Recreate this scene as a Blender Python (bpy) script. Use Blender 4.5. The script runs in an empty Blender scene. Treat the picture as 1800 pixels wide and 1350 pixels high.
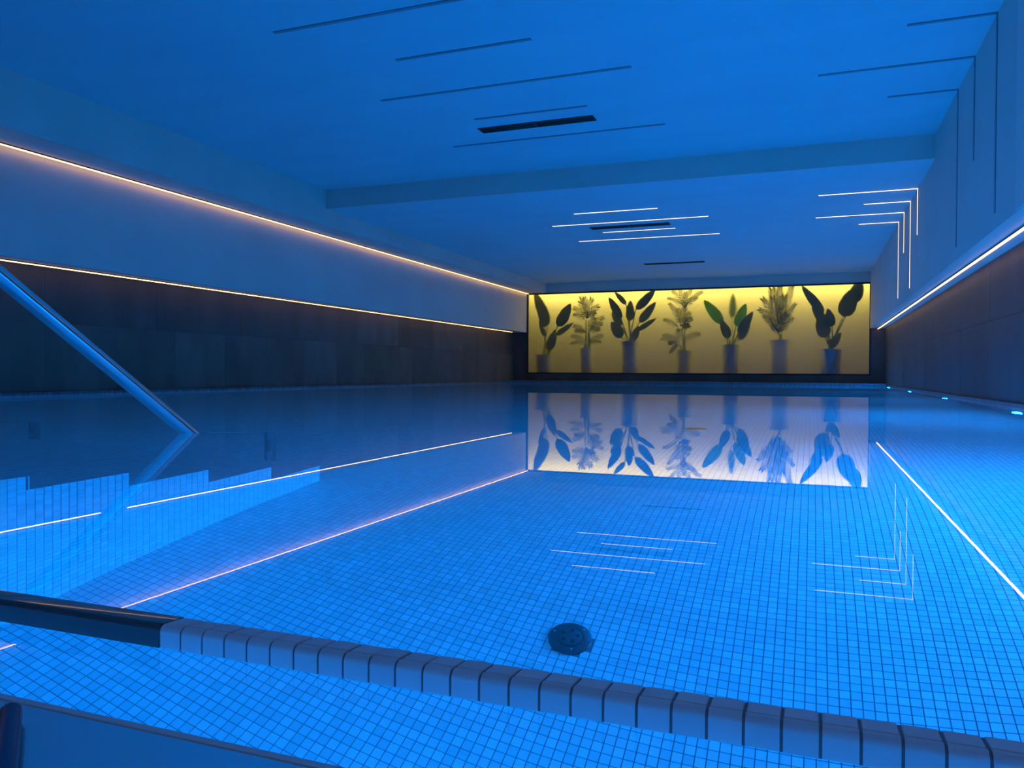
import bpy, math, random
import numpy as np
from mathutils import Vector, Matrix
random.seed(7)
C = bpy.context.scene
COL = C.collection
# ---------------------------------------------------------------- camera
YAW, PITCH, ROLL, FPX, CAMH = 0.365628, -0.0140348, 0.00504391, 1376.33, 0.24
_f = Vector((-math.sin(YAW)*math.cos(PITCH), math.cos(YAW)*math.cos(PITCH), math.sin(PITCH)))
_r = Vector((math.cos(YAW), math.sin(YAW), 0)); _u = _r.cross(_f)
_R = _r*math.cos(ROLL)+_u*math.sin(ROLL); _U = -_r*math.sin(ROLL)+_u*math.cos(ROLL)
cd = bpy.data.cameras.new('camera'); cam = bpy.data.objects.new('camera', cd); COL.objects.link(cam)
cd.sensor_width = 36; cd.lens = 36*FPX/1800; cd.clip_start = 0.02; cd.clip_end = 100
M = Matrix.Identity(4)
for i in range(3):
    M[i][0] = _R[i]; M[i][1] = _U[i]; M[i][2] = -_f[i]
M[2][3] = CAMH
cam.matrix_world = M
cd.dof.use_dof = False
C.camera = cam
def at(px, py, Y):                       # pixel of the photograph -> point on the plane y = Y
    d = _f+_R*((px-900)/FPX)+_U*((675-py)/FPX)
    t = Y/d.y
    return Vector((d.x*t, Y, CAMH+d.z*t))
# ---------------------------------------------------------------- light and exposure
W = bpy.data.worlds.new('world'); C.world = W; W.use_nodes = True
W.node_tree.nodes['Background'].inputs[0].default_value = (0, 0, 0, 1)
W.node_tree.nodes['Background'].inputs[1].default_value = 0
C.view_settings.view_transform = 'Standard'; C.view_settings.look = 'None'
C.view_settings.exposure = 0.0; C.view_settings.gamma = 1.0; C.view_settings.use_curve_mapping = False
cy = C.cycles
cy.use_denoising = True; cy.max_bounces = 14; cy.diffuse_bounces = 5; cy.glossy_bounces = 6
cy.transmission_bounces = 10; cy.transparent_max_bounces = 8
cy.sample_clamp_indirect = 6.0; cy.blur_glossy = 0.6
LAMP_COL, LAMP_PW = (0.0012, 0.258, 1.0), 1420.0
LED_COL, LED_PW = (1.0, 0.56, 0.16), 5.2
FILL_PW = 1.6
def area_light(name, loc, rot, sx, sy, col, watts):
    l = bpy.data.lights.new(name, 'AREA'); l.shape = 'RECTANGLE'; l.size = sx; l.size_y = sy
    l.color = col; l.energy = watts
    o = bpy.data.objects.new(name, l); COL.objects.link(o); o.location = loc; o.rotation_euler = rot
    return o
# lamp row over the planted alcove behind the frosted glass
area_light('alcove_lamp', (-2.8, 19.43, 2.50), (math.radians(6), 0, 0), 8.6, 0.08, (1.0, 0.75, 0.12), 270)
# added unseen fill under water at the near end, brightens the near floor
area_light('near_pool_fill', (-0.5, 0.43, -0.8), (math.radians(90), 0, 0), 0.22, 0.22, (0.0, 0.258, 1.0), 14)
# added fill behind the camera, greys the near walls and ledge
area_light('rear_fill', (-1.0, -2.2, 2.4), (math.radians(60), 0, 0), 2.0, 0.6, (0.95, 0.95, 1.0), FILL_PW)
# ---------------------------------------------------------------- materials
def mat(name, col, rough=0.5, metal=0.0, spec=0.5, noise=None, bump=None, coat=0.0):
    m = bpy.data.materials.new(name); m.use_nodes = True; nt = m.node_tree; b = nt.nodes['Principled BSDF']
    b.inputs['Base Color'].default_value = (*col, 1); b.inputs['Roughness'].default_value = rough
    b.inputs['Metallic'].default_value = metal; b.inputs['Specular IOR Level'].default_value = spec
    b.inputs['Coat Weight'].default_value = coat; b.inputs['Coat Roughness'].default_value = 0.03
    if noise or bump:
        tc = nt.nodes.new('ShaderNodeTexCoord')
    if noise:                            # (scale, col2, stretch)
        mp = nt.nodes.new('ShaderNodeMapping'); mp.inputs['Scale'].default_value = noise[2]
        nz = nt.nodes.new('ShaderNodeTexNoise'); nz.inputs['Scale'].default_value = noise[0]; nz.inputs['Detail'].default_value = 6
        mx = nt.nodes.new('ShaderNodeMix'); mx.data_type = 'RGBA'
        mx.inputs[6].default_value = (*col, 1); mx.inputs[7].default_value = (*noise[1], 1)
        cr = nt.nodes.new('ShaderNodeMapRange'); cr.inputs[1].default_value = 0.35; cr.inputs[2].default_value = 0.65
        nt.links.new(tc.outputs['Object'], mp.inputs[0]); nt.links.new(mp.outputs[0], nz.inputs['Vector'])
        nt.links.new(nz.outputs[0], cr.inputs[0]); nt.links.new(cr.outputs[0], mx.inputs[0]); nt.links.new(mx.outputs[2], b.inputs['Base Color'])
    if bump:                             # (scale, strength, stretch)
        mp = nt.nodes.new('ShaderNodeMapping'); mp.inputs['Scale'].default_value = bump[2]
        nz = nt.nodes.new('ShaderNodeTexNoise'); nz.inputs['Scale'].default_value = bump[0]; nz.inputs['Detail'].default_value = 4
        bp = nt.nodes.new('ShaderNodeBump'); bp.inputs['Strength'].default_value = bump[1]; bp.inputs['Distance'].default_value = 0.01
        nt.links.new(tc.outputs['Object'], mp.inputs[0]); nt.links.new(mp.outputs[0], nz.inputs['Vector'])
        nt.links.new(nz.outputs[0], bp.inputs['Height']); nt.links.new(bp.outputs[0], b.inputs['Normal'])
    return m
def emis(name, col, s):
    m = bpy.data.materials.new(name); m.use_nodes = True; nt = m.node_tree; b = nt.nodes['Principled BSDF']
    b.inputs['Base Color'].default_value = (0.8, 0.8, 0.8, 1)
    b.inputs['Emission Color'].default_value = (*col, 1); b.inputs['Emission Strength'].default_value = s
    return m
TP = 0.0253                              # mosaic pitch
X0 = -0.0082                             # a joint line of the pool floor
def mosaic(name, axes, phase, c1, c2, grout, pitch=TP, joint=0.0022, rough=0.35):
    m = bpy.data.materials.new(name); m.use_nodes = True; nt = m.node_tree; b = nt.nodes['Principled BSDF']
    b.inputs['Roughness'].default_value = rough
    ge = nt.nodes.new('ShaderNodeNewGeometry'); sp = nt.nodes.new('ShaderNodeSeparateXYZ'); cb = nt.nodes.new('ShaderNodeCombineXYZ')
    nt.links.new(ge.outputs['Position'], sp.inputs[0])
    for k, a in enumerate(axes):
        ad = nt.nodes.new('ShaderNodeMath'); ad.operation = 'ADD'; ad.inputs[1].default_value = 400*pitch-phase[k]
        nt.links.new(sp.outputs[a], ad.inputs[0]); nt.links.new(ad.outputs[0], cb.inputs[k])
    br = nt.nodes.new('ShaderNodeTexBrick'); br.offset = 0; br.squash = 1
    br.inputs['Scale'].default_value = 1.0; br.inputs['Brick Width'].default_value = pitch; br.inputs['Row Height'].default_value = pitch
    br.inputs['Mortar Size'].default_value = joint/2; br.inputs['Mortar Smooth'].default_value = 0.15
    br.inputs['Color1'].default_value = (*c1, 1); br.inputs['Color2'].default_value = (*c2, 1); br.inputs['Mortar'].default_value = (*grout, 1)
    nt.links.new(cb.outputs[0], br.inputs['Vector']); nt.links.new(br.outputs['Color'], b.inputs['Base Color'])
    return m
PLASTER = mat('plaster', (0.73, 0.67, 0.60), 0.75, spec=0.25, noise=(1.3, (0.67, 0.62, 0.56), (1, 1, 1)), bump=(14, 0.12, (1, 1, 1)))
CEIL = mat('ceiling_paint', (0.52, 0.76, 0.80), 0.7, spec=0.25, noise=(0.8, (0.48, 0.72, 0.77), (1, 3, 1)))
STONE = [mat('dark_stone', (0.095, 0.080, 0.066), 0.5, spec=0.22, noise=(2.2, (0.135, 0.112, 0.090), (1, 1, 0.4)), bump=(9, 0.06, (1, 1, 0.3))),
         mat('dark_stone_mid', (0.110, 0.092, 0.075), 0.5, spec=0.22, noise=(2.6, (0.080, 0.067, 0.056), (1, 1, 0.4)), bump=(9, 0.06, (1, 1, 0.3))),
         mat('dark_stone_pale', (0.150, 0.128, 0.106), 0.5, spec=0.22, noise=(3.0, (0.110, 0.092, 0.076), (1, 1, 0.4)), bump=(9, 0.06, (1, 1, 0.3)))]
STONER = [mat('grey_stone', (0.055, 0.075, 0.085), 0.5, spec=0.2, noise=(2.2, (0.075, 0.098, 0.108), (1, 1, 0.3)), bump=(9, 0.05, (1, 1, 0.3))),
          mat('grey_stone_mid', (0.062, 0.083, 0.093), 0.5, spec=0.2, noise=(2.6, (0.048, 0.066, 0.075), (1, 1, 0.3)), bump=(9, 0.05, (1, 1, 0.3)))]
JOINT = mat('dark_joint', (0.03, 0.028, 0.027), 0.8)
TILE = [mat('pool_tile', (0.32, 0.72, 0.78), 0.3), mat('pool_tile_pale', (0.37, 0.78, 0.84), 0.3), mat('pool_tile_deep', (0.28, 0.67, 0.73), 0.3)]
GROUT = mat('grout', (0.09, 0.20, 0.25), 0.8)
C1, C2, CG = (0.30, 0.68, 0.74), (0.36, 0.76, 0.82), (0.10, 0.24, 0.29)
MO_FLOOR = mosaic('mosaic_floor', (0, 1), (X0, 0), C1, C2, CG)
MO_X = mosaic('mosaic_side', (1, 2), (0, 0.0), C1, C2, CG)
MO_Y = mosaic('mosaic_end', (0, 2), (0, 0.0), C1, C2, CG)
LEDGE_TILE = [mat('ledge_tile', (0.62, 0.80, 0.82), 0.5), mat('ledge_tile_pale', (0.66, 0.84, 0.86), 0.5)]
LEDGE_GROUT = mat('ledge_grout', (0.20, 0.22, 0.24), 0.7)
STEEL = mat('polished_steel', (0.62, 0.63, 0.65), 0.12, 1.0)
BRUSHED = mat('brushed_steel', (0.86, 0.87, 0.88), 0.22, 1.0, bump=(60, 0.02, (1, 6, 1)))
DARK_GLOSS = mat('dark_polished', (0.07, 0.075, 0.08), 0.05, spec=0.9)
EDGE = [mat('edge_tile', (0.10, 0.13, 0.15), 0.35), mat('edge_tile_pale', (0.14, 0.17, 0.19), 0.35), mat('edge_tile_deep', (0.08, 0.10, 0.12), 0.35)]
BLACK = mat('black_metal', (0.012, 0.012, 0.013), 0.45)
BLACKIN = mat('black_void', (0.004, 0.004, 0.005), 0.9)
OFFLED = mat('unlit_diffuser', (0.34, 0.36, 0.40), 0.5)
OFFHOUSE = mat('led_channel', (0.20, 0.21, 0.23), 0.5)
LED = emis('led_light', LED_COL, LED_PW)
LEDW = emis('led_light_white', (1.0, 0.72, 0.36), 2.0)
LENS = emis('pool_lamp_light', LAMP_COL, LAMP_PW*0.98)
LENSF = emis('pool_lamp_light_dim', LAMP_COL, LAMP_PW*0.55)
INLET = mat('dark_inlet_metal', (0.10, 0.13, 0.16), 0.18, 0.8)
PIPE = mat('dark_blue_pipe', (0.02, 0.06, 0.16), 0.25)
POTM = [mat('pot_grey', (0.15, 0.16, 0.18), 0.5), mat('pot_pale', (0.22, 0.23, 0.25), 0.45)]
SOIL = mat('soil', (0.05, 0.035, 0.025), 0.9, noise=(30, (0.02, 0.015, 0.01), (1, 1, 1)))
STEMM = mat('stem_green', (0.08, 0.13, 0.05), 0.6)
ALC = mat('alcove_paint', (0.22, 0.22, 0.23), 0.8)
PINK = mat('warm_lit_plaster', (0.85, 0.70, 0.62), 0.7, noise=(1.5, (0.80, 0.66, 0.60), (1, 1, 1)))  # warm light on the wall end put into the paint colour
def leafmat(name, col, tr):
    m = bpy.data.materials.new(name); m.use_nodes = True; nt = m.node_tree
    out = nt.nodes['Material Output']; b = nt.nodes['Principled BSDF']
    tc = nt.nodes.new('ShaderNodeTexCoord'); wv = nt.nodes.new('ShaderNodeTexNoise'); wv.inputs['Scale'].default_value = 6
    mx = nt.nodes.new('ShaderNodeMix'); mx.data_type = 'RGBA'
    mx.inputs[6].default_value = (*col, 1); mx.inputs[7].default_value = (col[0]*0.6, col[1]*0.7, col[2]*0.7, 1)
    nt.links.new(tc.outputs['Object'], wv.inputs['Vector']); nt.links.new(wv.outputs[0], mx.inputs[0])
    nt.links.new(mx.outputs[2], b.inputs['Base Color']); b.inputs['Roughness'].default_value = 0.4
    t = nt.nodes.new('ShaderNodeBsdfTranslucent'); t.inputs[0].default_value = (col[0]*2.2, col[1]*2.4, col[2]*1.5, 1)
    ms = nt.nodes.new('ShaderNodeMixShader'); ms.inputs[0].default_value = tr
    nt.links.new(b.outputs[0], ms.inputs[1]); nt.links.new(t.outputs[0], ms.inputs[2]); nt.links.new(ms.outputs[0], out.inputs[0])
    return m
LEAF = leafmat('leaf_dark', (0.035, 0.085, 0.04), 0.10)
LEAFT = leafmat('leaf_thin', (0.07, 0.14, 0.06), 0.55)
FROND = leafmat('frond_green', (0.02, 0.05, 0.025), 0.05)
def water_mat():
    m = bpy.data.materials.new('pool_water'); m.use_nodes = True; nt = m.node_tree
    out = nt.nodes['Material Output']; nt.nodes.remove(nt.nodes['Principled BSDF'])
    g = nt.nodes.new('ShaderNodeBsdfGlass'); g.inputs['Roughness'].default_value = 0.0; g.inputs['IOR'].default_value = 1.333
    g.inputs['Color'].default_value = (1, 1, 1, 1)
    tc = nt.nodes.new('ShaderNodeTexCoord'); mp = nt.nodes.new('ShaderNodeMapping'); mp.inputs['Scale'].default_value = (1.0, 2.2, 1)
    nz = nt.nodes.new('ShaderNodeTexNoise'); nz.inputs['Scale'].default_value = 9; nz.inputs['Detail'].default_value = 2
    bp = nt.nodes.new('ShaderNodeBump'); bp.inputs['Strength'].default_value = 0.0003; bp.inputs['Distance'].default_value = 0.01
    nt.links.new(tc.outputs['Object'], mp.inputs[0]); nt.links.new(mp.outputs[0], nz.inputs['Vector'])
    nt.links.new(nz.outputs[0], bp.inputs['Height']); nt.links.new(bp.outputs[0], g.inputs['Normal'])
    nt.links.new(g.outputs[0], out.inputs[0])
    return m
WATER = water_mat()
def frost_mat():
    m = bpy.data.materials.new('frosted_glass'); m.use_nodes = True; b = m.node_tree.nodes['Principled BSDF']
    b.inputs['Base Color'].default_value = (0.96, 0.96, 0.96, 1); b.inputs['Transmission Weight'].default_value = 1.0
    b.inputs['Roughness'].default_value = 0.30; b.inputs['IOR'].default_value = 1.30
    return m
FROST = frost_mat()
# ---------------------------------------------------------------- mesh helpers
class MB:
    def __init__(s): s.v = []; s.f = []; s.m = []
    def add(s, vs, fs, mi=0):
        o = len(s.v); s.v += [tuple(v) for v in vs]; s.f += [tuple(i+o for i in f) for f in fs]; s.m += [mi]*len(fs); return s
    def box(s, x0, x1, y0, y1, z0, z1, mi=0):
        vs = [(x, y, z) for x in (x0, x1) for y in (y0, y1) for z in (z0, z1)]
        return s.add(vs, [(0, 1, 3, 2), (4, 6, 7, 5), (0, 4, 5, 1), (2, 3, 7, 6), (0, 2, 6, 4), (1, 5, 7, 3)], mi)
    def bevbox(s, x0, x1, y0, y1, z0, z1, b, mi=0):   # box whose +z face is chamfered
        vs = [(x0, y0, z0), (x1, y0, z0), (x1, y1, z0), (x0, y1, z0), (x0, y0, z1-b), (x1, y0, z1-b), (x1, y1, z1-b), (x0, y1, z1-b),
              (x0+b, y0+b, z1), (x1-b, y0+b, z1), (x1-b, y1-b, z1), (x0+b, y1-b, z1)]
        fs = [(3, 2, 1, 0), (8, 9, 10, 11)]
        for k in range(4):
            n = (k+1) % 4; fs += [(k, n, 4+n, 4+k), (4+k, 4+n, 8+n, 8+k)]
        return s.add(vs, fs, mi)
    def tube(s, pts, r, n=12, caps=True, mi=0):
        pts = [Vector(p) for p in pts]; rings = []; rr = r if isinstance(r, (list, tuple)) else [r]*len(pts)
        T0 = (pts[1]-pts[0]).normalized(); A = T0.orthogonal().normalized()
        for i, p in enumerate(pts):
            T = (pts[min(i+1, len(pts)-1)]-pts[max(i-1, 0)]).normalized()
            A = (A-T*A.dot(T)).normalized(); B = T.cross(A)
            rings.append([p+(A*math.cos(2*math.pi*k/n)+B*math.sin(2*math.pi*k/n))*rr[i] for k in range(n)])
        vs = [v for rg in rings for v in rg]; fs = []
        for i in range(len(pts)-1):
            for k in range(n):
                a = i*n+k; b = i*n+(k+1) % n; fs.append((a, b, b+n, a+n))
        if caps: fs += [tuple(range(n-1, -1, -1)), tuple((len(pts)-1)*n+k for k in range(n))]
        return s.add(vs, fs, mi)
    def lathe(s, prof, c=(0, 0, 0), n=24, axis='z', mi=0):
        vs = []; fs = []
        for (r, h) in prof:
            for k in range(n):
                a = 2*math.pi*k/n; ca, sa = r*math.cos(a), r*math.sin(a)
                p = {'z': (ca, sa, h), 'x': (h, ca, sa)}[axis]
                vs.append((p[0]+c[0], p[1]+c[1], p[2]+c[2]))
        for i in range(len(prof)-1):
            for k in range(n):
                a = i*n+k; b = i*n+(k+1) % n; fs.append((a, b, b+n, a+n))
        fs += [tuple(range(n-1, -1, -1)), tuple((len(prof)-1)*n+k for k in range(n))]
        return s.add(vs, fs, mi)
    def mesh(s, name, mats):
        me = bpy.data.meshes.new(name); me.from_pydata(s.v, [], s.f)
        for m in (mats if isinstance(mats, list) else [mats]): me.materials.append(m)
        if any(s.m): me.polygons.foreach_set('material_index', s.m)
        me.update(); return me
    def build(s, name, mats, parent=None, smooth=False, loc=None):
        return link(name, s.mesh(name, mats), parent, smooth, loc)
def link(name, me, parent=None, smooth=False, loc=None):
    o = bpy.data.objects.new(name, me); COL.objects.link(o)
    if parent is not None: o.parent = parent
    if loc is not None: o.location = loc
    if smooth:
        me.polygons.foreach_set('use_smooth', [True]*len(me.polygons))
        try: me.set_sharp_from_angle(angle=math.radians(42))
        except Exception: pass
    return o
def tag(o, label, cat, group=None):
    o['label'] = label; o['category'] = cat
    if group: o['group'] = group
    return o
def struct(o, label=None):
    o['kind'] = 'structure'
    if label: o['label'] = label
    return o
def empty(name, loc=(0, 0, 0)):
    o = bpy.data.objects.new(name, None); COL.objects.link(o); o.location = loc; o.empty_display_size = 0.1; return o
# ---------------------------------------------------------------- setting
XL, XWL, XB, XWR, XR = -7.16, -6.80, -6.287, 1.178, 1.483
YF, YN, YD = 18.80, -2.5, 9.23
Z1, Z2 = 2.754, 2.498
DEP = 1.40
PL, PR, PN, PFAR = -7.10, 1.44, 0.40, 18.0
b = MB().box(XL-0.5, XR+0.5, YN-0.3, YD, Z1, Z1+0.3).build('ceiling', CEIL); struct(b, 'white painted ceiling over the near part of the pool')
b = MB().box(XL-0.5, XR+0.5, YD, YF+0.001, Z2, Z1+0.3).build('ceiling', CEIL); struct(b, 'lower white ceiling over the far part of the pool with its front drop')
struct(MB().box(XB, XWR, YD-0.012, YD, Z2, Z1).build('trim_6', PLASTER), 'grey painted front face of the ceiling drop')
b = MB().box(XL-0.5, XB, YN-0.3, YF, 2.267, Z1).build('trim_1', PLASTER); struct(b, 'white bulkhead along the top of the left wall')
b = MB().box(XL-0.5, XWL, YN-0.3, YF, 1.275, 2.267).build('wall_left', PLASTER); struct(b, 'white upper part of the left wall between two light strips')
b = MB().box(XWR, XR+0.5, YN-0.3, YF, 1.255, Z1).build('wall_right', PLASTER); struct(b, 'white upper part of the right wall with an overhanging ledge')
# pale pilaster at the near end of the right wall
b = MB().box(XWR-0.012, XWR, 4.2, 5.66, 1.262, Z1).build('trim_2', PINK); struct(b, 'pinkish pale wall end at the right edge')
# dark stone walls of large panels
def stone_wall(name, x, face, label, rows, splits, y0, y1):
    bk = MB().box(min(x, x-face*0.3), max(x, x-face*0.3), YN-0.3, YF+0.05, -0.02, 1.30).build(name, JOINT); struct(bk, label)
    for (z0, z1), w, ph in rows:
        k0 = math.floor((y0-ph)/w); y = ph+k0*w
        while y < y1:
            a, c = max(y, y0), min(y+w, y1)
            if c-a > 0.02:
                xa, xb = sorted((x, x+face*(0.006+random.uniform(0, 0.0015))))
                MB().box(xa, xb, a+0.0015, c-0.0015, z0+0.0015, z1-0.0015).build('panel', random.choice([STONE[0], STONE[0], STONE[1], STONE[2]] if face > 0 else STONER), bk)
            y += w
    return bk
stone_wall('wall_left.001', XL, 1, 'dark brown stone panels on the lower left wall', [((0.02, 0.722), 0.8585, 9.067), ((0.722, 1.274), 1.43, 5.637)], None, 2.0, YF)
stone_wall('wall_right.001', XR, -1, 'dark stone panels on the lower right wall', [((0.02, 0.722), 1.43, 5.2), ((0.722, 1.254), 1.43, 5.2)], None, 3.0, YF)
# far wall: white header, dark surround round the window opening
PX0, PX1, PZ0, PZ1 = -6.765, 1.166, 0.258, 2.232
b = MB().box(XL-0.5, XR+0.5, YF, YF+0.02, PZ1+0.02, 2.85).build('wall_far', PLASTER); struct(b, 'white strip of the far wall above the frosted window')
for bx, w in (((XL-0.5, PX0-0.02, YF, YF+0.02, -1.5, PZ1+0.02), 'left of'), ((PX1+0.02, XR+0.5, YF, YF+0.02, -1.5, PZ1+0.02), 'right of'), ((PX0-0.02, PX1+0.02, YF, YF+0.02, -1.5, PZ0-0.02), 'below')):
    struct(MB().box(*bx).build('wall_far', STONE[0]), 'dark stone of the far wall %s the frosted window' % w)
b = MB().box(XL-0.5, XR+0.5, YN-0.3, YN, -2, Z1).build('wall_near', PLASTER); struct(b, 'white wall behind the viewer')
# pool basin: floor, side walls
flo = MB().box(PL-0.3, PR+0.3, PN-0.3, YF, -DEP-0.3, -DEP).build('floor', MO_FLOOR); struct(flo, 'mosaic floor of the pool under water')
mb = MB().box(PL-0.4, PL, YN, YF, -DEP, 0.0); struct(mb.build('wall_pool_left', MO_X), 'mosaic left side of the pool')
mb = MB().box(PR, PR+0.4, YN, YF, -DEP, 0.0); struct(mb.build('wall_pool_right', MO_X), 'mosaic right side of the pool')
mb = MB().box(PL, PR, PFAR, YF, -DEP, 0.0); struct(mb.build('wall_pool_far', MO_Y), 'mosaic far end of the pool')
mb = MB().box(PL, PR, PN-0.02, PN, -DEP, -0.004); struct(mb.build('wall_pool_near', MO_Y), 'mosaic near end of the pool')
struct(MB().box(PL-0.4, PR+0.4, YN, PN-0.16, -0.35, -0.12).build('floor', LEDGE_GROUT), 'grey deck behind the viewer')
wt = MB().add([(PL, PN, 0), (PR, PN, 0), (PR, PFAR, 0), (PL, PFAR, 0)], [(0, 1, 2, 3)]).build('water', WATER)
struct(wt, 'still clear blue pool water with mirror reflections')
# copings: small mosaic upstands along the water line
def upstand(name, label, along, fixed, depth, a0, a1, z1, limit):
    if along == 'y':
        lo, hi = sorted((fixed, fixed+depth)); base = MB().box(lo, hi, a0, a1, 0.0, z1-0.002)
    else:
        base = MB().box(a0, a1, fixed, fixed+depth, 0.0, z1-0.002)
    ob = struct(base.build(name, GROUT), label)
    n = int((a1-a0)/TP); rest = MB(); cnt = 0; s = 1 if depth > 0 else -1
    rows = max(1, round(z1/TP)); rh = z1/rows
    for i in range(n):
        p = a0+i*TP
        for r in range(rows):
            q0, q1 = r*rh+0.001, (r+1)*rh-0.001
            lo, hi = p+0.001, p+TP-0.001
            if along == 'y': box = (*sorted((fixed-s*0.002, fixed+s*0.004)), lo, hi, q0, q1)
            else: box = (lo, hi, fixed-0.002, fixed+0.004, q0, q1)
            rest.box(*box, mi=random.choice((0, 0, 1, 2)))
    if along == 'y':
        lo, hi = sorted((fixed, fixed+depth)); rest.box(lo, hi, a0, a1, z1-0.002, z1)
    else: rest.box(a0, a1, fixed, fixed+depth, z1-0.002, z1)
    o = rest.build('mosaic', EDGE, ob); o['kind'] = 'stuff'
    return ob
upstand('trim_3', 'low mosaic edge of the pool under the left stone wall', 'y', PL, -0.055, 3.0, PFAR, 0.026, 0)
upstand('trim_4', 'low mosaic edge of the pool under the right stone wall', 'y', PR, 0.04, 4.0, PFAR, 0.026, 0)
upstand('trim_5', 'blue lit mosaic ledge across the far end of the pool', 'x', PFAR, YF-PFAR, PL, PR, 0.055, 0)
# ---------------------------------------------------------------- pool floor mosaic, tile by tile near the camera
GX0, GX1, GY0, GY1 = -3.6, PR, 1.0, 4.7
i0, i1 = math.ceil((GX0-X0)/TP), math.floor((GX1-X0)/TP)
j0, j1 = math.ceil(GY0/TP), math.floor(GY1/TP)
II, JJ = np.meshgrid(np.arange(i0, i1), np.arange(j0, j1)); II = II.ravel(); JJ = JJ.ravel()
cx = X0+(II+0.5)*TP; cyy = (JJ+0.5)*TP
keep = ~((cx < -1.9-TP/2) & (cyy < 2.74-TP/2))
keep &= ((cx+0.60)**2+(cyy-2.02)**2 > 0.053**2)
II, JJ, cx, cyy = II[keep], JJ[keep], cx[keep], cyy[keep]
vis = cyy-(1.40+0.27*(cx+1.54)); score = np.where((vis > 0) & (cx > -1.52) & (cx < 0.35), vis, 99)
order = np.argsort(score); single = order[:300]; rest = order[300:]
HT, BV, GAP = 0.0016, 0.0003, 0.0011
h = TP/2-GAP
def tile_block(xs, ys):
    n = len(xs); rng = np.random.default_rng(3)
    tilt = rng.uniform(0, 0.0003, n)
    zb = np.full(n, -DEP); zt = -DEP+HT+tilt
    V = np.zeros((n, 8, 3), np.float32)
    for k, (sx, sy) in enumerate(((-1, -1), (1, -1), (1, 1), (-1, 1))):
        V[:, k, 0] = xs+sx*h; V[:, k, 1] = ys+sy*h; V[:, k, 2] = zb
        V[:, 4+k, 0] = xs+sx*(h-BV); V[:, 4+k, 1] = ys+sy*(h-BV); V[:, 4+k, 2] = zt
    F = np.array([(4, 5, 6, 7), (0, 1, 5, 4), (1, 2, 6, 5), (2, 3, 7, 6), (3, 0, 4, 7)])
    FF = (np.arange(n)[:, None, None]*8+F[None]).reshape(-1, 4)
    me = bpy.data.meshes.new('mosaic_tiles'); me.vertices.add(n*8); me.vertices.foreach_set('co', V.ravel())
    me.loops.add(len(FF)*4); me.loops.foreach_set('vertex_index', FF.ravel().astype(np.int32))
    me.polygons.add(len(FF)); me.polygons.foreach_set('loop_start', np.arange(len(FF), dtype=np.int32)*4)
    mi = np.repeat(rng.choice([0, 0, 1, 2], n), 5).astype(np.int32)
    for m in TILE: me.materials.append(m)
    me.polygons.foreach_set('material_index', mi); me.polygons.foreach_set('use_smooth', np.zeros(len(FF), dtype=bool)); me.update(calc_edges=True); me.validate()
    return me
GXA, GXB, GYA, GYB = X0+i0*TP, X0+i1*TP, j0*TP, j1*TP
fs_ = MB().box(PL, PR, GYB, PFAR, -DEP, -DEP+HT); fs_.box(PL, GXA, PN, GYB, -DEP, -DEP+HT); fs_.box(GXB, PR, PN, GYB, -DEP, -DEP+HT)
fs_.build('mosaic_bed', MO_FLOOR, flo)
fg = MB().box(GX0, PR, GY0, GY1, -DEP, -DEP+0.0003).build('grout', GROUT, flo)
st = link('mosaic', tile_block(cx[rest], cyy[rest]), flo); st['kind'] = 'stuff'
one = []
for m in TILE:
    mb = MB(); vs = [(sx*h, sy*h, 0) for sx, sy in ((-1, -1), (1, -1), (1, 1), (-1, 1))]+[(sx*(h-BV), sy*(h-BV), HT) for sx, sy in ((-1, -1), (1, -1), (1, 1), (-1, 1))]
    mb.add(vs, [(4, 5, 6, 7), (0, 1, 5, 4), (1, 2, 6, 5), (2, 3, 7, 6), (3, 0, 4, 7)]); one.append(mb.mesh('tile', m))
for k in single:
    link('tile', random.choice([one[0], one[0], one[1], one[2]]), flo, loc=(cx[k], cyy[k], -DEP+0.0002+random.uniform(0, 0.0005)))
# ---------------------------------------------------------------- pool steps on the left
SX0, SX1 = -4.05, -1.90
ST = [(0.40, 1.12, -0.055), (1.12, 1.452, -0.270), (1.452, 1.768, -0.485), (1.768, 2.093, -0.700), (2.093, 2.425, -0.915), (2.425, 2.74, -1.135)]
mb = MB()
for (a, c, z) in ST: mb.box(SX0, SX1-0.003, a, c-0.003, -DEP, z-0.003, 0)
stp = struct(mb.build('pool_steps', GROUT), 'mosaic steps going down into the water at the left')
def ztop(y):
    for (a, c, z) in ST:
        if a <= y < c: return z
    return -DEP
side = []
ny = int(2.74/TP)
for j in range(16, ny+1):
    y0, y1 = j*TP, min((j+1)*TP, 2.74)
    zt = ztop((y0+y1)/2); k = 0
    while True:
        z1 = zt-k*TP; z0 = max(z1-TP, -DEP)
        if z1-z0 < 0.004: break
        side.append((y0, y1, z0, z1)); k += 1
side.sort(key=lambda t: abs(t[0]-1.62)+0.3*abs(t[3]+0.7) if t[0] > 1.30 else 9+t[0])
hx = TP/2-0.001
sm = []
for m in TILE:
    sm.append(MB().add([(0, sy*hx, sz*hx) for sy, sz in ((-1, -1), (1, -1), (1, 1), (-1, 1))]+[(0.0034, sy*(hx-0.001), sz*(hx-0.001)) for sy, sz in ((-1, -1), (1, -1), (1, 1), (-1, 1))],
              [(4, 5, 6, 7), (0, 1, 5, 4), (1, 2, 6, 5), (2, 3, 7, 6), (3, 0, 4, 7)]).mesh('tile', m))
restm = MB(); cnt = 0
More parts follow.
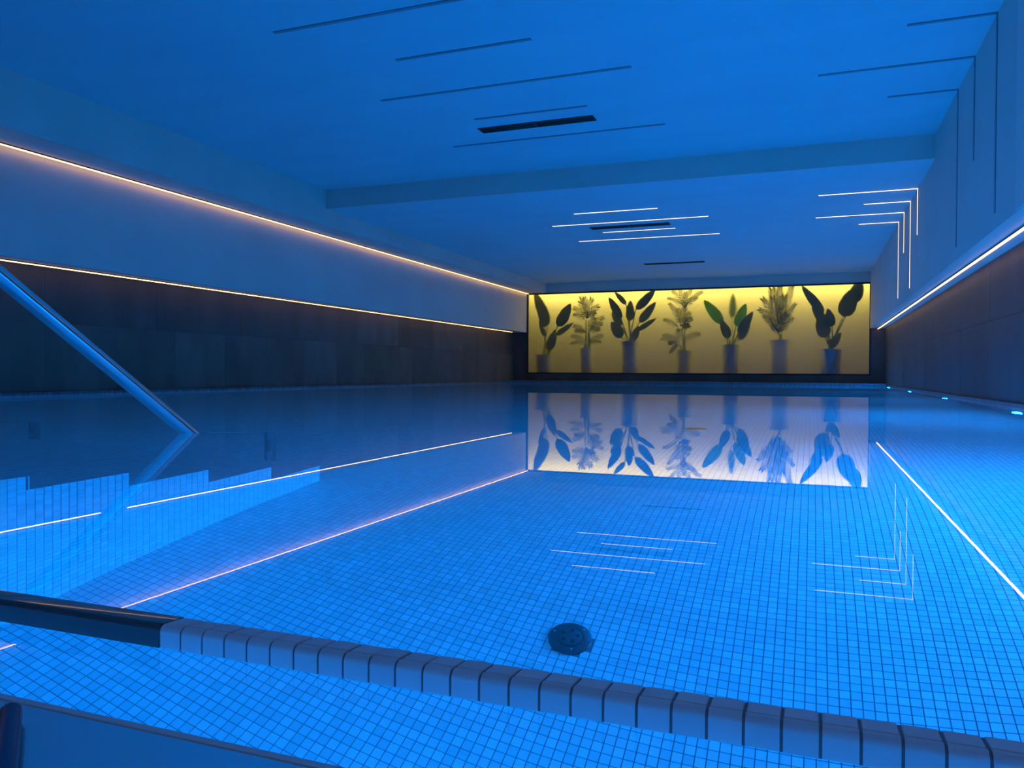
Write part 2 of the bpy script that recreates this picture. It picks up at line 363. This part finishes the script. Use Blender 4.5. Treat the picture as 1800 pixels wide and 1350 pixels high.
for (y0, y1, z0, z1) in side:
    if cnt < 300 and abs(y1-y0-TP) < 1e-6 and abs(z1-z0-TP) < 1e-6:
        link('tile', random.choice([sm[0], sm[0], sm[1], sm[2]]), stp, loc=(SX1-0.003+random.uniform(0, 0.0004), (y0+y1)/2, (z0+z1)/2)); cnt += 1
    else: restm.box(SX1-0.003, SX1+0.0004, y0+0.001, y1-0.001, z0+0.001, z1-0.001, random.choice((0, 0, 1, 2)))
o = restm.build('mosaic', TILE, stp); o['kind'] = 'stuff'
for (a, c, z) in ST:
    MB().box(SX0, SX1, a, c, z-0.003, z).build('tread', MO_FLOOR, stp)
    MB().box(SX0, SX1, c-0.003, c, z-0.22, z-0.003).build('riser', MO_Y, stp)
# ---------------------------------------------------------------- light strips
def strip(name, label, x, y0, y1, z, w, group=None, hs=0.012):
    r = tag(empty(name, (x, (y0+y1)/2, z)), label, 'light strip', group)
    L = (y1-y0)/2
    MB().box(-w/2-0.006, w/2+0.006, -L, L, 0.002, hs).build('channel', BLACK, r)
    MB().box(-w/2, w/2, -L+0.003, L-0.003, -0.006, 0.002).build('diffuser', LED, r)
    return r
strip('led_strip', 'long warm light strip under the white bulkhead, high on the left wall', -6.757, YN+0.3, YF-0.01, 2.255, 0.014)
strip('led_strip', 'long warm light strip above the dark stone of the left wall', -7.01, YN+0.3, 18.3, 1.263, 0.012)
strip('led_strip', 'warm light strip under the ledge of the right wall', 1.335, YN+0.3, YF-0.02, 1.240, 0.018)
# lower edges that hide the wall tops
def bar(name, label, parts, lit, group):
    r = tag(empty(name, parts[0][0]), label, 'linear light', group)
    base = Vector(parts[0][0])
    for (p, q, n) in parts:
        p, q = Vector(p)-base, Vector(q)-base
        d = (q-p).normalized(); n = Vector(n); s = d.cross(n)
        for nm, w, h0, h1, m in (('channel', 0.019, -0.001, 0.0035, OFFHOUSE), ('diffuser', 0.015, 0.0035, 0.006, LEDW if lit else OFFLED)):
            e = 0.004 if nm == 'channel' else 0.0
            vs = [pt+s*(w*a)+n*hh for hh in (h0, h1) for pt, a in ((p-d*e, -1), (q+d*e, -1), (q+d*e, 1), (p-d*e, 1))]
            MB().add(vs, [(3, 2, 1, 0), (4, 5, 6, 7), (0, 1, 5, 4), (1, 2, 6, 5), (2, 3, 7, 6), (3, 0, 4, 7)]).build(nm, m, r)
    return r
DN = (0, 0, -1)
for (x0, x1, y, w) in ((-3.745, -1.41, 4.82, 'long unlit slot in the near ceiling, nearest the top edge'), (-3.145, -2.0, 5.58, 'short unlit slot in the near ceiling, second from the viewer'),
                    (-3.745, -1.41, 6.365, 'long unlit slot in the middle of the near ceiling'), (-3.145, -2.0, 7.15, 'short unlit slot just in front of the black air vent'),
                    (-3.745, -1.41, 7.937, 'long unlit slot just behind the black air vent of the near ceiling')):
    bar('linear_light', w, [((x0, y, Z1), (x1, y, Z1), DN)], False, 'unlit slots in the near ceiling')
for (x0, x1, y, w) in ((-3.165, -1.987, 10.69, 'short glowing line nearest the viewer on the far ceiling'), (-3.74, -1.406, 11.475, 'long glowing line just in front of the far ceiling vent'),
                    (-3.14, -1.995, 12.244, 'short glowing line just behind the far ceiling vent'), (-3.74, -1.406, 12.943, 'long glowing line farthest away on the far ceiling')):
    bar('linear_light', w, [((x0, y, Z2), (x1, y, Z2), DN)], True, 'glowing lines on the far ceiling')
for (x0, y, zb, zt, lit, w) in ((0.62, 6.30, 1.372, Z1, False, 'unlit bent slot from ceiling to right wall, nearest the pale wall end'), (0.03, 7.10, 1.94, Z1, False, 'unlit bent slot, middle of three, long on the ceiling and short on the wall'),
                    (0.62, 7.86, 1.375, Z1, False, 'unlit bent slot nearest the ceiling drop, folding down the right wall'),
                    (0.058, 10.62, 1.935, Z2, True, 'glowing bent line nearest the viewer, long ceiling arm and short wall arm'), (0.62, 11.36, 1.368, Z2, True, 'second glowing bent line, short ceiling arm and long wall arm'),
                    (0.03, 12.11, 1.935, Z2, True, 'third glowing bent line, long ceiling arm and short wall arm'), (0.635, 12.84, 1.368, Z2, True, 'farthest glowing bent line, short ceiling arm and long wall arm')):
    bar('bent_light', w, [((x0, y, zt), (XWR, y, zt), DN), ((XWR, y, zt), (XWR, y, zb), (-1, 0, 0))], lit, 'glowing bent lines' if lit else 'unlit bent slots')
# ---------------------------------------------------------------- ceiling vents
def vent(label, x0, x1, y0, y1, z):
    r = tag(empty('air_vent', ((x0+x1)/2, (y0+y1)/2, z)), label, 'air vent', 'black linear air vents in the ceiling')
    X, Y = (x1-x0)/2, (y1-y0)/2
    f = MB(); t = 0.012
    for bx in ((-X, X, -Y, -Y+t), (-X, X, Y-t, Y), (-X, -X+t, -Y+t, Y-t), (X-t, X, -Y+t, Y-t)): f.box(*bx, -0.008, 0)
    f.build('frame', BLACK, r)
    MB().box(-X+t, X-t, -Y+t, Y-t, -0.002, 0).build('backing', BLACKIN, r)
    n = 4
    for k in range(n):
        yy = -Y+t+(k+0.5)*(2*Y-2*t)/n
        MB().add([(-X+t, yy-0.006, -0.002), (X-t, yy-0.006, -0.002), (X-t, yy+0.006, -0.007), (-X+t, yy+0.006, -0.007),
                  (-X+t, yy-0.004, -0.001), (X-t, yy-0.004, -0.001), (X-t, yy+0.008, -0.006), (-X+t, yy+0.008, -0.006)],
                 [(0, 1, 2, 3), (7, 6, 5, 4), (0, 4, 5, 1), (1, 5, 6, 2), (2, 6, 7, 3), (3, 7, 4, 0)]).build('slat', BLACK, r)
    MB().box(-0.006, 0.006, -Y+t, Y-t, -0.009, -0.002).build('divider', INLET, r)
vent('large black linear air vent in the near ceiling', -3.235, -2.015, 7.42, 7.58, Z1)
vent('black linear air vent among the glowing lines of the far ceiling', -3.235, -2.015, 11.76, 11.94, Z2)
vent('small looking black air vent on the ceiling nearest the frosted window', -3.25, -2.03, 16.0, 16.17, Z2)
# ---------------------------------------------------------------- underwater lamps
lab = {3.33: 'underwater lamp on the right pool side closest to the viewer', 6.70: 'underwater lamp glowing at the right edge of the view',
       10.05: 'bright underwater lamp, third from the far end, by the right wall', 13.40: 'underwater lamp, middle one of the row along the right wall', 16.95: 'small underwater lamp beside the far end of the pool'}
for y in (3.33, 6.70, 10.05, 13.40, 16.95):
    r = tag(empty('pool_light', (PR, y, -0.75)), lab[y], 'pool light', 'underwater lamps in the right pool side')
    MB().lathe([(0.135, 0), (0.135, -0.012), (0.125, -0.018), (0.108, -0.018), (0.106, -0.008)], n=24, axis='x').build('ring', STEEL, r, True)
    MB().lathe([(0.105, -0.006), (0.100, -0.026), (0.075, -0.044), (0.035, -0.053)], n=16, axis='x').build('lens', LENS if y < 9 else LENSF, r)
for y in (7.05, 7.32):
    r = tag(empty('wall_inlet', (PR, y, -0.98)), ('right' if y < 7.2 else 'left')+' one of two tiny steel inlets under water at the right edge', 'inlet', 'steel inlets on the right pool side')
    MB().lathe([(0.045, 0), (0.045, -0.006), (0.030, -0.012)], n=16, axis='x').build('flange', STEEL, r, True)
    MB().lathe([(0.018, -0.012), (0.016, -0.02)], n=12, axis='x').build('nozzle', STEEL, r, True)
# ---------------------------------------------------------------- floor inlets
def floor_inlet(x, y, label, R):
    r = tag(empty('floor_inlet', (x, y, -DEP)), label, 'floor inlet')
    MB().lathe([(R, 0), (R, 0.004), (R*0.93, 0.008), (R*0.62, 0.009), (R*0.60, 0.005)], n=36).build('flange', INLET, r, True)
    MB().lathe([(R*0.58, 0.002), (R*0.56, 0.010), (R*0.45, 0.013), (R*0.15, 0.014)], n=28).build('cap', INLET, r, True)
    for k in range(5):
        a = 2*math.pi*k/5+0.3
        MB().lathe([(R*0.09, 0.0), (R*0.08, 0.0022)], n=10).build('hole', BLACKIN, r, loc=(R*0.36*math.cos(a), R*0.36*math.sin(a), 0.0128))
    for k in range(3):
        a = 2*math.pi*k/3-1.2
        MB().lathe([(R*0.065, 0), (R*0.055, 0.003)], n=10).build('screw', STEEL, r, True, loc=(R*0.78*math.cos(a), R*0.78*math.sin(a), 0.0085))
floor_inlet(-0.605, 2.03, 'dark round inlet on the pool floor in front of the tiled ledge', 0.060)
floor_inlet(-0.68, 5.06, 'far round inlet on the pool floor under the window reflection', 0.066)
# ---------------------------------------------------------------- handrails
def handrail(x, label):
    r = tag(empty('handrail', (x, 2.87, -DEP)), label, 'handrail', 'steel handrails of the pool steps')
    P = [(0, -1.95, DEP-0.08), (0, -1.95, DEP+0.95), (0, -1.93, DEP+0.99), (0, -1.88, DEP+1.0)]
    y, z = -1.88, DEP+1.0
    def lin(t): return (0, t, DEP-0.687*(t+2.87-2.385))
    P = [(0, -2.02, DEP-0.06), (0, -2.02, DEP+1.02), (0, -2.0, DEP+1.07), (0, -1.95, DEP+1.085)]+[lin(t) for t in (-1.85, -1.4, -0.9, -0.45, -0.18, -0.10)]
    zb = lin(-0.10)[2]
    P += [(0, -0.045, zb-0.045), (0, -0.012, zb-0.10), (0, 0, zb-0.17), (0, 0, 0.35)]
    MB().tube(P, 0.0255, 20).build('rail', STEEL, r, True)
    MB().tube([(0, 0, 0.36), (0, 0, 0.006)], 0.0255, 20).build('post', STEEL, r, True)
    MB().lathe([(0.055, 0.003), (0.055, 0.009), (0.035, 0.013), (0.028, 0.03)], n=24).build('flange', STEEL, r, True)
    for k in range(4):
        a = math.pi/4+k*math.pi/2
        MB().lathe([(0.006, 0), (0.005, 0.005)], n=8).build('bolt', STEEL, r, True, loc=(0.044*math.cos(a), 0.044*math.sin(a), 0.009))
handrail(-2.25, 'polished steel handrail slanting into the water on the near side of the steps')
handrail(-3.72, 'second steel handrail, its dark foot under water on the far side of the steps')
# ---------------------------------------------------------------- tiled ledge across the near end
LP = 0.0231; LXJ = -0.0158
LY0, LY1 = 0.521, 0.549
led = empty('tiled_ledge', (0, 0.535, 0.0)); tag(led, 'narrow grey tiled ledge crossing the water in the foreground', 'ledge')
LE0, LE1 = -1.895, PR
Rn = 0.005
prof = [(LY1, 0.001), (LY1, 0.018), (LY0+Rn, 0.0195)]
for k in range(1, 7):
    a = math.pi/2+k*math.pi/12
    prof.append((LY0+Rn+Rn*math.cos(a), 0.0145+Rn*math.sin(a)))
prof += [(LY0, 0.001)]
vs = []; fs = []
n = len(prof)
for x in (LE0, LE1):
    for (y, z) in prof: vs.append((x, y-0.535, z-0.0 if False else z))
for k in range(n):
    q = (k+1) % n; fs.append((k, q, n+q, n+k))
fs += [tuple(range(n-1, -1, -1)), tuple(range(n, 2*n))]
MB().add(vs, fs).build('ledge_core', LEDGE_GROUT, led)
DARKX = -0.535
def nose_tile(lo, hi):                    # tile row on the rounded front edge
    mb = MB(); pr = []
    pr.append((LY0+Rn+0.001, 0.0205))
    for k in range(1, 7):
        a = math.pi/2+k*math.pi/12
        pr.append((LY0+Rn+(Rn+0.001)*math.cos(a), 0.0145+(Rn+0.001)*math.sin(a)))
    pr.append((LY0-0.001, 0.0015))
    m = len(pr); g = 0.0010
    inn = [(y+0.0015, z-0.001) for (y, z) in pr]
    V = [(x, y-0.535, z) for x in (lo+g, hi-g) for (y, z) in pr]+[(x, y-0.535, z) for x in (lo+g, hi-g) for (y, z) in inn]
    F = [(k, k+1, m+k+1, m+k) for k in range(m-1)]+[(k+1, k, 2*m+k, 2*m+k+1) for k in range(m-1)]+[(m+k, m+k+1, 3*m+k+1, 3*m+k) for k in range(m-1)]
    F += [(0, m, 3*m, 2*m), (m-1, 3*m-1, 4*m-1, 2*m-1)]
    return mb.add(V, F)
nm = [nose_tile(-LP/2, LP/2).mesh('tile', m) for m in LEDGE_TILE]
ty0, ty1 = LY0+Rn+0.0022-0.535, LY1-0.0005-0.535
hl = LP/2-0.0010
tm = [MB().add([(sx*hl, y, z-0.0) for (sx, y, z) in ((-1, ty0, 0.0196), (1, ty0, 0.0196), (1, ty1, 0.0182), (-1, ty1, 0.0182))]+[(sx*(hl-0.0006), y, z) for (sx, y, z) in ((-1, ty0+0.0006, 0.0207), (1, ty0+0.0006, 0.0207), (1, ty1-0.0006, 0.0193), (-1, ty1-0.0006, 0.0193))],
          [(4, 5, 6, 7), (0, 1, 5, 4), (1, 2, 6, 5), (2, 3, 7, 6), (3, 0, 4, 7)]).mesh('tile', m) for m in LEDGE_TILE]
i = math.ceil((DARKX-LXJ)/LP)
dark_stop = LXJ+i*LP
while LXJ+(i+1)*LP < LE1:
    xc = LXJ+(i+0.5)*LP
    link('tile', random.choice(nm), led, True, loc=(xc, 0, random.uniform(-0.0002, 0.0002)))
    link('tile', random.choice(tm), led, loc=(xc, 0, random.uniform(-0.0002, 0.0002)))
    i += 1
pc = [(y-0.535, z+0.0012) for (y, z) in prof]; pc[0] = (pc[0][0], 0.001); pc[-1] = (pc[-1][0]-0.0012, 0.001)  # left section of the ledge, dark and polished instead of tiled
V = [(x, y, z) for x in (LE0+0.001, dark_stop-0.0008) for (y, z) in pc]
o = MB().add(V, fs).build('dark_section', DARK_GLOSS, led, True); o['label'] = 'dark polished left section of the ledge'
# ---------------------------------------------------------------- steel apron of the near rim and the pipe lying on it
ap = tag(empty('steel_apron', (-0.2, PN, 0)), 'smooth blue reflecting steel apron at the bottom left corner', 'steel edge')
sl = math.radians(8)
A0, A1 = -1.7, 1.6
dy = 0.34; dz = -dy*math.tan(sl)
MB().add([(A0, -0.004, 0.001), (A1, -0.004, 0.001), (A1, -dy, 0.001+dz), (A0, -dy, 0.001+dz), (A0, -0.004, -0.003), (A1, -0.004, -0.003), (A1, -dy, -0.003+dz), (A0, -dy, -0.003+dz)],
         [(0, 3, 2, 1), (4, 5, 6, 7), (0, 1, 5, 4), (1, 2, 6, 5), (2, 3, 7, 6), (3, 0, 4, 7)]).build('plate', BRUSHED, ap)
MB().box(A0, A1, -0.004, 0.002, -0.004, 0.0018).build('rim', LEDGE_TILE[0], ap)
pp = tag(empty('pipe', (-0.533, PN-0.006, 0)), 'short dark blue pipe running down from the rim in the bottom left corner', 'pipe')
d = Vector((0.085, -0.069, 0)).normalized()
def onap(t): 
    p = d*t; return (p.x, p.y, 0.0085+p.y*math.tan(sl))
MB().tube([onap(0.030), onap(0.05), onap(0.12), onap(0.2)], 0.0072, 14).build('pipe_body', PIPE, pp, True)
# ---------------------------------------------------------------- frosted window and the planted alcove behind it
YG = YF+0.02
win = struct(empty('window_1', ((PX0+PX1)/2, YF, PZ0)), 'wide frosted window with plants behind it on the far wall')
ox, oz = (PX0+PX1)/2, PZ0
fr = MB(); t = 0.035
for (a, c, e, g) in ((PX0-t, PX1+t, PZ1, PZ1+t), (PX0-t, PX1+t, PZ0-t, PZ0), (PX0-t, PX0, PZ0, PZ1), (PX1, PX1+t, PZ0, PZ1)):
    fr.box(a-ox, c-ox, -0.012, 0.05, e-oz, g-oz)
fr.build('window_frame', BLACK, win)
MB().box(PX0-ox, PX1-ox, 0.018, 0.026, 0, PZ1-oz).build('pane', FROST, win)
AZ0 = 0.02; AY1 = 19.72
struct(MB().box(PX0-0.6, PX1+0.7, AY1, AY1+0.1, AZ0, 2.75).build('wall_alcove_back', ALC), 'pale back wall of the alcove behind the frosted window')
struct(MB().box(PX0-0.7, PX0-0.4, YF+0.03, AY1, AZ0, 2.75).build('wall_alcove_left', ALC), 'left side of the alcove behind the frosted window')
struct(MB().box(PX1+0.4, PX1+0.7, YF+0.03, AY1, AZ0, 2.75).build('wall_alcove_right', ALC), 'right side of the alcove behind the frosted window')
struct(MB().box(PX0-0.7, PX1+0.7, YF+0.03, AY1+0.1, AZ0-0.1, AZ0).build('floor', SOIL), 'dark floor of the alcove behind the frosted window')
struct(MB().box(PX0-0.7, PX1+0.7, YF+0.03, AY1+0.1, 2.75, 2.85).build('ceiling', ALC), 'top of the alcove behind the frosted window')
Y0 = YF+0.035
def leaf(root, base, tip, w, mt=None, bend=0.06, nm='leaf'):
    B, T = Vector(base)-root.location, Vector(tip)-root.location
    ax = T-B; L = ax.length; ax.normalize(); nrm = Vector((0, -1, 0)); sd = ax.cross(nrm).normalized(); nr = sd.cross(ax)
    vs = []; fs = []; N = 12
    for i in range(N+1):
        t = i/N; ww = w/2*(math.sin(math.pi*min(1, t**0.72)))**0.62 if 0 < t < 1 else 0.003
        cen = B+ax*(L*t)-nr*(bend*(t*t))+sd*(0.02*w*math.sin(t*5))
        for k, a in enumerate((-1, -0.55, 0, 0.55, 1)):
            wav = 0.012*math.sin(t*17+k*2)*abs(a)
            vs.append(cen+sd*(ww*a)-nr*(abs(a)*ww*0.22+wav))
    for i in range(N):
        for k in range(4):
            a = i*5+k; fs.append((a, a+1, a+6, a+5))
    mb = MB().add(vs, fs)
    top = len(mb.v)
    mb.add([v+nr*0.003 for v in vs], [f[::-1] for f in fs])
    o = mb.build(nm, mt or LEAF, root, True)
    m2 = MB().tube([B+nr*0.002, B+ax*(L*0.5)-nr*(bend*0.25-0.002), B+ax*(L*0.95)-nr*(bend*0.9-0.002)], [0.012, 0.008, 0.003], 6).build('midrib', STEMM, o, True)
    return o
def stem(root, a, c, r=0.016):
    A, B = Vector(a)-root.location, Vector(c)-root.location
    mid = (A+B)/2+Vector((0, 0.02, 0.03))
    MB().tube([A, A*0.6+B*0.4+Vector((0, 0.01, 0.03)), A*0.25+B*0.75+Vector((0, 0.01, 0.02)), B], [r*1.2, r, r*0.8, r*0.6], 8).build('stem', STEMM, root, True)
def pot(root, cx, cyy, ztop, rt, rb, mt):
    H = ztop-AZ0; c = (cx-root.location.x, cyy-root.location.y, 0)
    MB().lathe([(rb*0.92, 0), (rb, 0.02), (rb+(rt-rb)*0.55, H*0.55), (rt, H-0.03), (rt*1.03, H-0.025), (rt*1.03, H), (rt*0.93, H), (rt*0.91, H-0.07)], c, 28).build('pot', mt, root, True)
    MB().lathe([(rt*0.92, H-0.09), (rt*0.5, H-0.06)], c, 20).build('soil', SOIL, root, True)
def plant(label, potpx, dpot, leaves, mt, org, stems=(), thin=()):
    (pa, pb, ptop) = potpx
    cyp = Y0+dpot
    A, Bq = at(pa, ptop, cyp), at(pb, ptop, cyp)
    cx = (A.x+Bq.x)/2; rt = (Bq.x-A.x)/2; zt = A.z
    root = tag(empty('potted_plant', (cx, cyp, AZ0)), label, 'potted plant', 'potted plants behind the frosted window')
    pot(root, cx, cyp, zt, rt, rt*0.82, mt)
    ox_ = org; s = 220/1697
    for k, (tip, base, w, d) in enumerate(leaves):
        Tp = at(ox_+tip[0]*s, 490+tip[1]*s, Y0+d); Bp = at(ox_+base[0]*s, 490+base[1]*s, Y0+d+0.03)
        leaf(root, Bp, Tp, w*s*YG/FPX*1.02, LEAFT if k in thin else LEAF, 0.04+0.05*random.random())
        stem(root, (cx+random.uniform(-0.3, 0.3)*rt, cyp, zt-0.08), Bp)
    return root
plant('paddle-leaved plant in a low grey pot, at the left end of the frosted window', (943, 974, 624), 0.42,
      [((140, 170), (330, 640), 165, 0.16), ((195, 370), (300, 660), 115, 0.08), ((208, 575), (288, 785), 62, 0.06), ((632, 335), (462, 645), 165, 0.012), ((668, 596), (440, 765), 82, 0.07), ((430, 690), (330, 980), 135, 0.12)], POTM[0], 920)
plant('paddle-leaved plant in a tall pot, third plant from the left behind the window', (1092, 1126, 600), 0.24,
      [((1155, 250), (1325, 550), 112, 0.01), ((1235, 175), (1392, 348), 70, 0.02), ((1445, 293), (1440, 575), 118, 0.05), ((1790, 140), (1525, 415), 120, 0.03), ((1790, 315), (1570, 592), 118, 0.06), ((1795, 535), (1545, 700), 70, 0.03),
       ((1195, 450), (1330, 640), 110, 0.12), ((1188, 580), (1330, 800), 150, 0.012), ((1555, 640), (1475, 845), 105, 0.06)], POTM[1], 920)
plant('paddle-leaved plant with pale see-through leaves in a rounded pot, fifth from the left', (1269, 1300, 606), 0.2,
      [((905, 285), (1155, 610), 140, 0.03), ((1140, 555), (1240, 812), 118, 0.02), ((1300, 195), (1290, 535), 95, 0.42), ((1475, 335), (1340, 645), 132, 0.04), ((1568, 445), (1370, 745), 118, 0.02), ((1530, 590), (1375, 830), 105, 0.25)], POTM[0], 1120, thin=(0, 2, 3))
plant('paddle-leaved plant with the tallest leaves, at the right end of the frosted window', (1439, 1480, 614), 0.2,
      [((690, 88), (985, 480), 112, 0.01), ((832, 370), (1040, 640), 118, 0.01), ((1045, 400), (1100, 650), 110, 0.01), ((930, 500), (1010, 800), 170, 0.06), ((1500, 10), (1370, 330), 165, 0.06), ((1395, 130), (1250, 515), 205, 0.08), ((1222, 732), (1062, 938), 105, 0.03)], POTM[1], 1320)
def palm(label, potpx, dpot, fronds, mt, org, trunk):
    (pa, pb, ptop) = potpx
    cyp = Y0+dpot; s = 220/1697
    A, Bq = at(pa, ptop, cyp), at(pb, ptop, cyp)
    cx = (A.x+Bq.x)/2; rt = (Bq.x-A.x)/2; zt = A.z
    root = tag(empty('potted_palm', (cx, cyp, AZ0)), label, 'potted palm', 'potted palms behind the frosted window')
    pot(root, cx, cyp, zt, rt, rt*0.8, mt)
    for (a, c) in trunk:
        Pa = at(org+a[0]*s, 490+a[1]*s, cyp-0.05)
        stem(root, (cx+c, cyp, zt-0.08), Pa, 0.02)
    for (base, tip, ll, d) in fronds:
        Bp = at(org+base[0]*s, 490+base[1]*s, Y0+d*0.45+0.04)-root.location; Tp = at(org+tip[0]*s, 490+tip[1]*s, Y0+d*0.45)-root.location
        L = (Tp-Bp).length; ax = (Tp-Bp).normalized(); sag = Vector((0, 0, -0.10*L)); sd = ax.cross(Vector((0, -1, 0))).normalized()
        N = 8; rp = [Bp+(Tp-Bp)*(i/N)-sag*(4*(i/N)*(1-i/N)) for i in range(N+1)]
        mb = MB().tube(rp, [0.010-0.008*i/N for i in range(N+1)], 5)
        nl = max(8, int(L/0.046)); lw = 0.017
        lm = ll*s*YG/FPX
        for i in range(nl):
            t = 0.15+0.85*i/(nl-1); q = t*N; k = min(int(q), N-1); P = rp[k].lerp(rp[k+1], q-k)
            tang = (rp[k+1]-rp[k]).normalized()
            l = lm*(0.45+0.55*math.sin(math.pi*(0.15+0.75*t)))
            for sg in (-1, 1):
                dr = (tang*(0.75+0.5*t)+sd*sg*(0.95-0.35*t)+Vector((0, random.uniform(-0.25, 0.25), random.uniform(-0.12, 0.12)))).normalized()
                pw = dr.cross(Vector((0, -1, 0))).normalized()*lw/2
                E1 = P+dr*l*0.5+Vector((0, 0, -0.01)); E2 = P+dr*l+Vector((0, 0, -0.04*l/0.3))
                up = Vector((0, -0.002, 0))
                mb.add([P-pw*0.5, P+pw*0.5, E1+pw, E1-pw, E2, E1+up*1.5], [(0, 1, 2, 5), (0, 5, 3), (3, 5, 4), (5, 2, 4)])
        mb.build('frond', FROND, root)
    return root
palm('bushy palm with several stems in a slim pot, second plant from the left', (1020, 1044, 612), 0.26,
     [((860, 540), (700, 400), 95, 0.06), ((860, 540), (780, 320), 110, 0.05), ((865, 540), (830, 265), 95, 0.03), ((865, 540), (920, 285), 110, 0.02), ((870, 540), (1000, 380), 105, 0.03), ((865, 540), (960, 460), 90, 0.05), ((850, 560), (700, 480), 80, 0.08), ((880, 520), (770, 250), 60, 0.3),
      ((900, 700), (1070, 530), 90, 0.12), ((900, 700), (1050, 610), 95, 0.10), ((890, 720), (1020, 680), 80, 0.10), ((900, 690), (960, 540), 90, 0.08),
      ((850, 730), (700, 640), 85, 0.12), ((850, 740), (720, 700), 80, 0.12), ((850, 860), (670, 775), 75, 0.15), ((850, 880), (660, 870), 60, 0.2), ((880, 870), (1060, 770), 80, 0.2), ((880, 880), (1040, 850), 60, 0.25)],
     POTM[1], 920, [((850, 560), -0.03), ((885, 560), 0.03), ((895, 720), 0.08), ((850, 760), -0.08)])
palm('tall feathery palm touching the top of the window, fourth from the left', (1189, 1216, 616), 0.36,
     [((640, 380), (490, 170), 70, 0.01), ((640, 380), (430, 265), 60, 0.06), ((650, 380), (580, 155), 70, 0.04), ((650, 380), (720, 160), 80, 0.01), ((655, 370), (870, 180), 75, 0.01), ((660, 380), (800, 255), 70, 0.10), ((645, 420), (655, 200), 80, 0.01),
      ((600, 640), (450, 345), 75, 0.05), ((610, 640), (640, 400), 110, 0.03), ((615, 640), (725, 540), 85, 0.02), ((610, 690), (690, 630), 85, 0.02), ((560, 660), (380, 555), 70, 0.03), ((590, 650), (560, 420), 90, 0.12), ((600, 700), (700, 470), 90, 0.05),
      ((570, 850), (370, 765), 70, 0.08), ((570, 870), (340, 815), 60, 0.2), ((560, 900), (440, 865), 70, 0.12), ((570, 890), (450, 990), 60, 0.1), ((610, 850), (830, 745), 90, 0.45), ((560, 880), (560, 700), 90, 0.15)],
     POTM[0], 1120, [((645, 420), 0.02), ((605, 660), 0.0), ((570, 880), -0.04)])
palm('palm with one dense upright fan of fronds, sixth plant from the left', (1352, 1389, 598), 0.36,
     [((390, 720), (290, 150), 160, 0.02), ((400, 720), (390, 110), 120, 0.06), ((410, 700), (560, 90), 110, 0.03), ((385, 730), (170, 280), 110, 0.03), ((380, 730), (130, 420), 100, 0.04), ((375, 740), (190, 520), 90, 0.05), ((385, 720), (300, 280), 140, 0.03), ((400, 720), (450, 250), 130, 0.03),
      ((420, 720), (590, 350), 80, 0.03), ((420, 730), (560, 540), 70, 0.12), ((400, 740), (480, 500), 110, 0.08), ((380, 760), (300, 650), 70, 0.15)],
     POTM[1], 1320, [((390, 740), 0.0), ((410, 740), 0.03)])
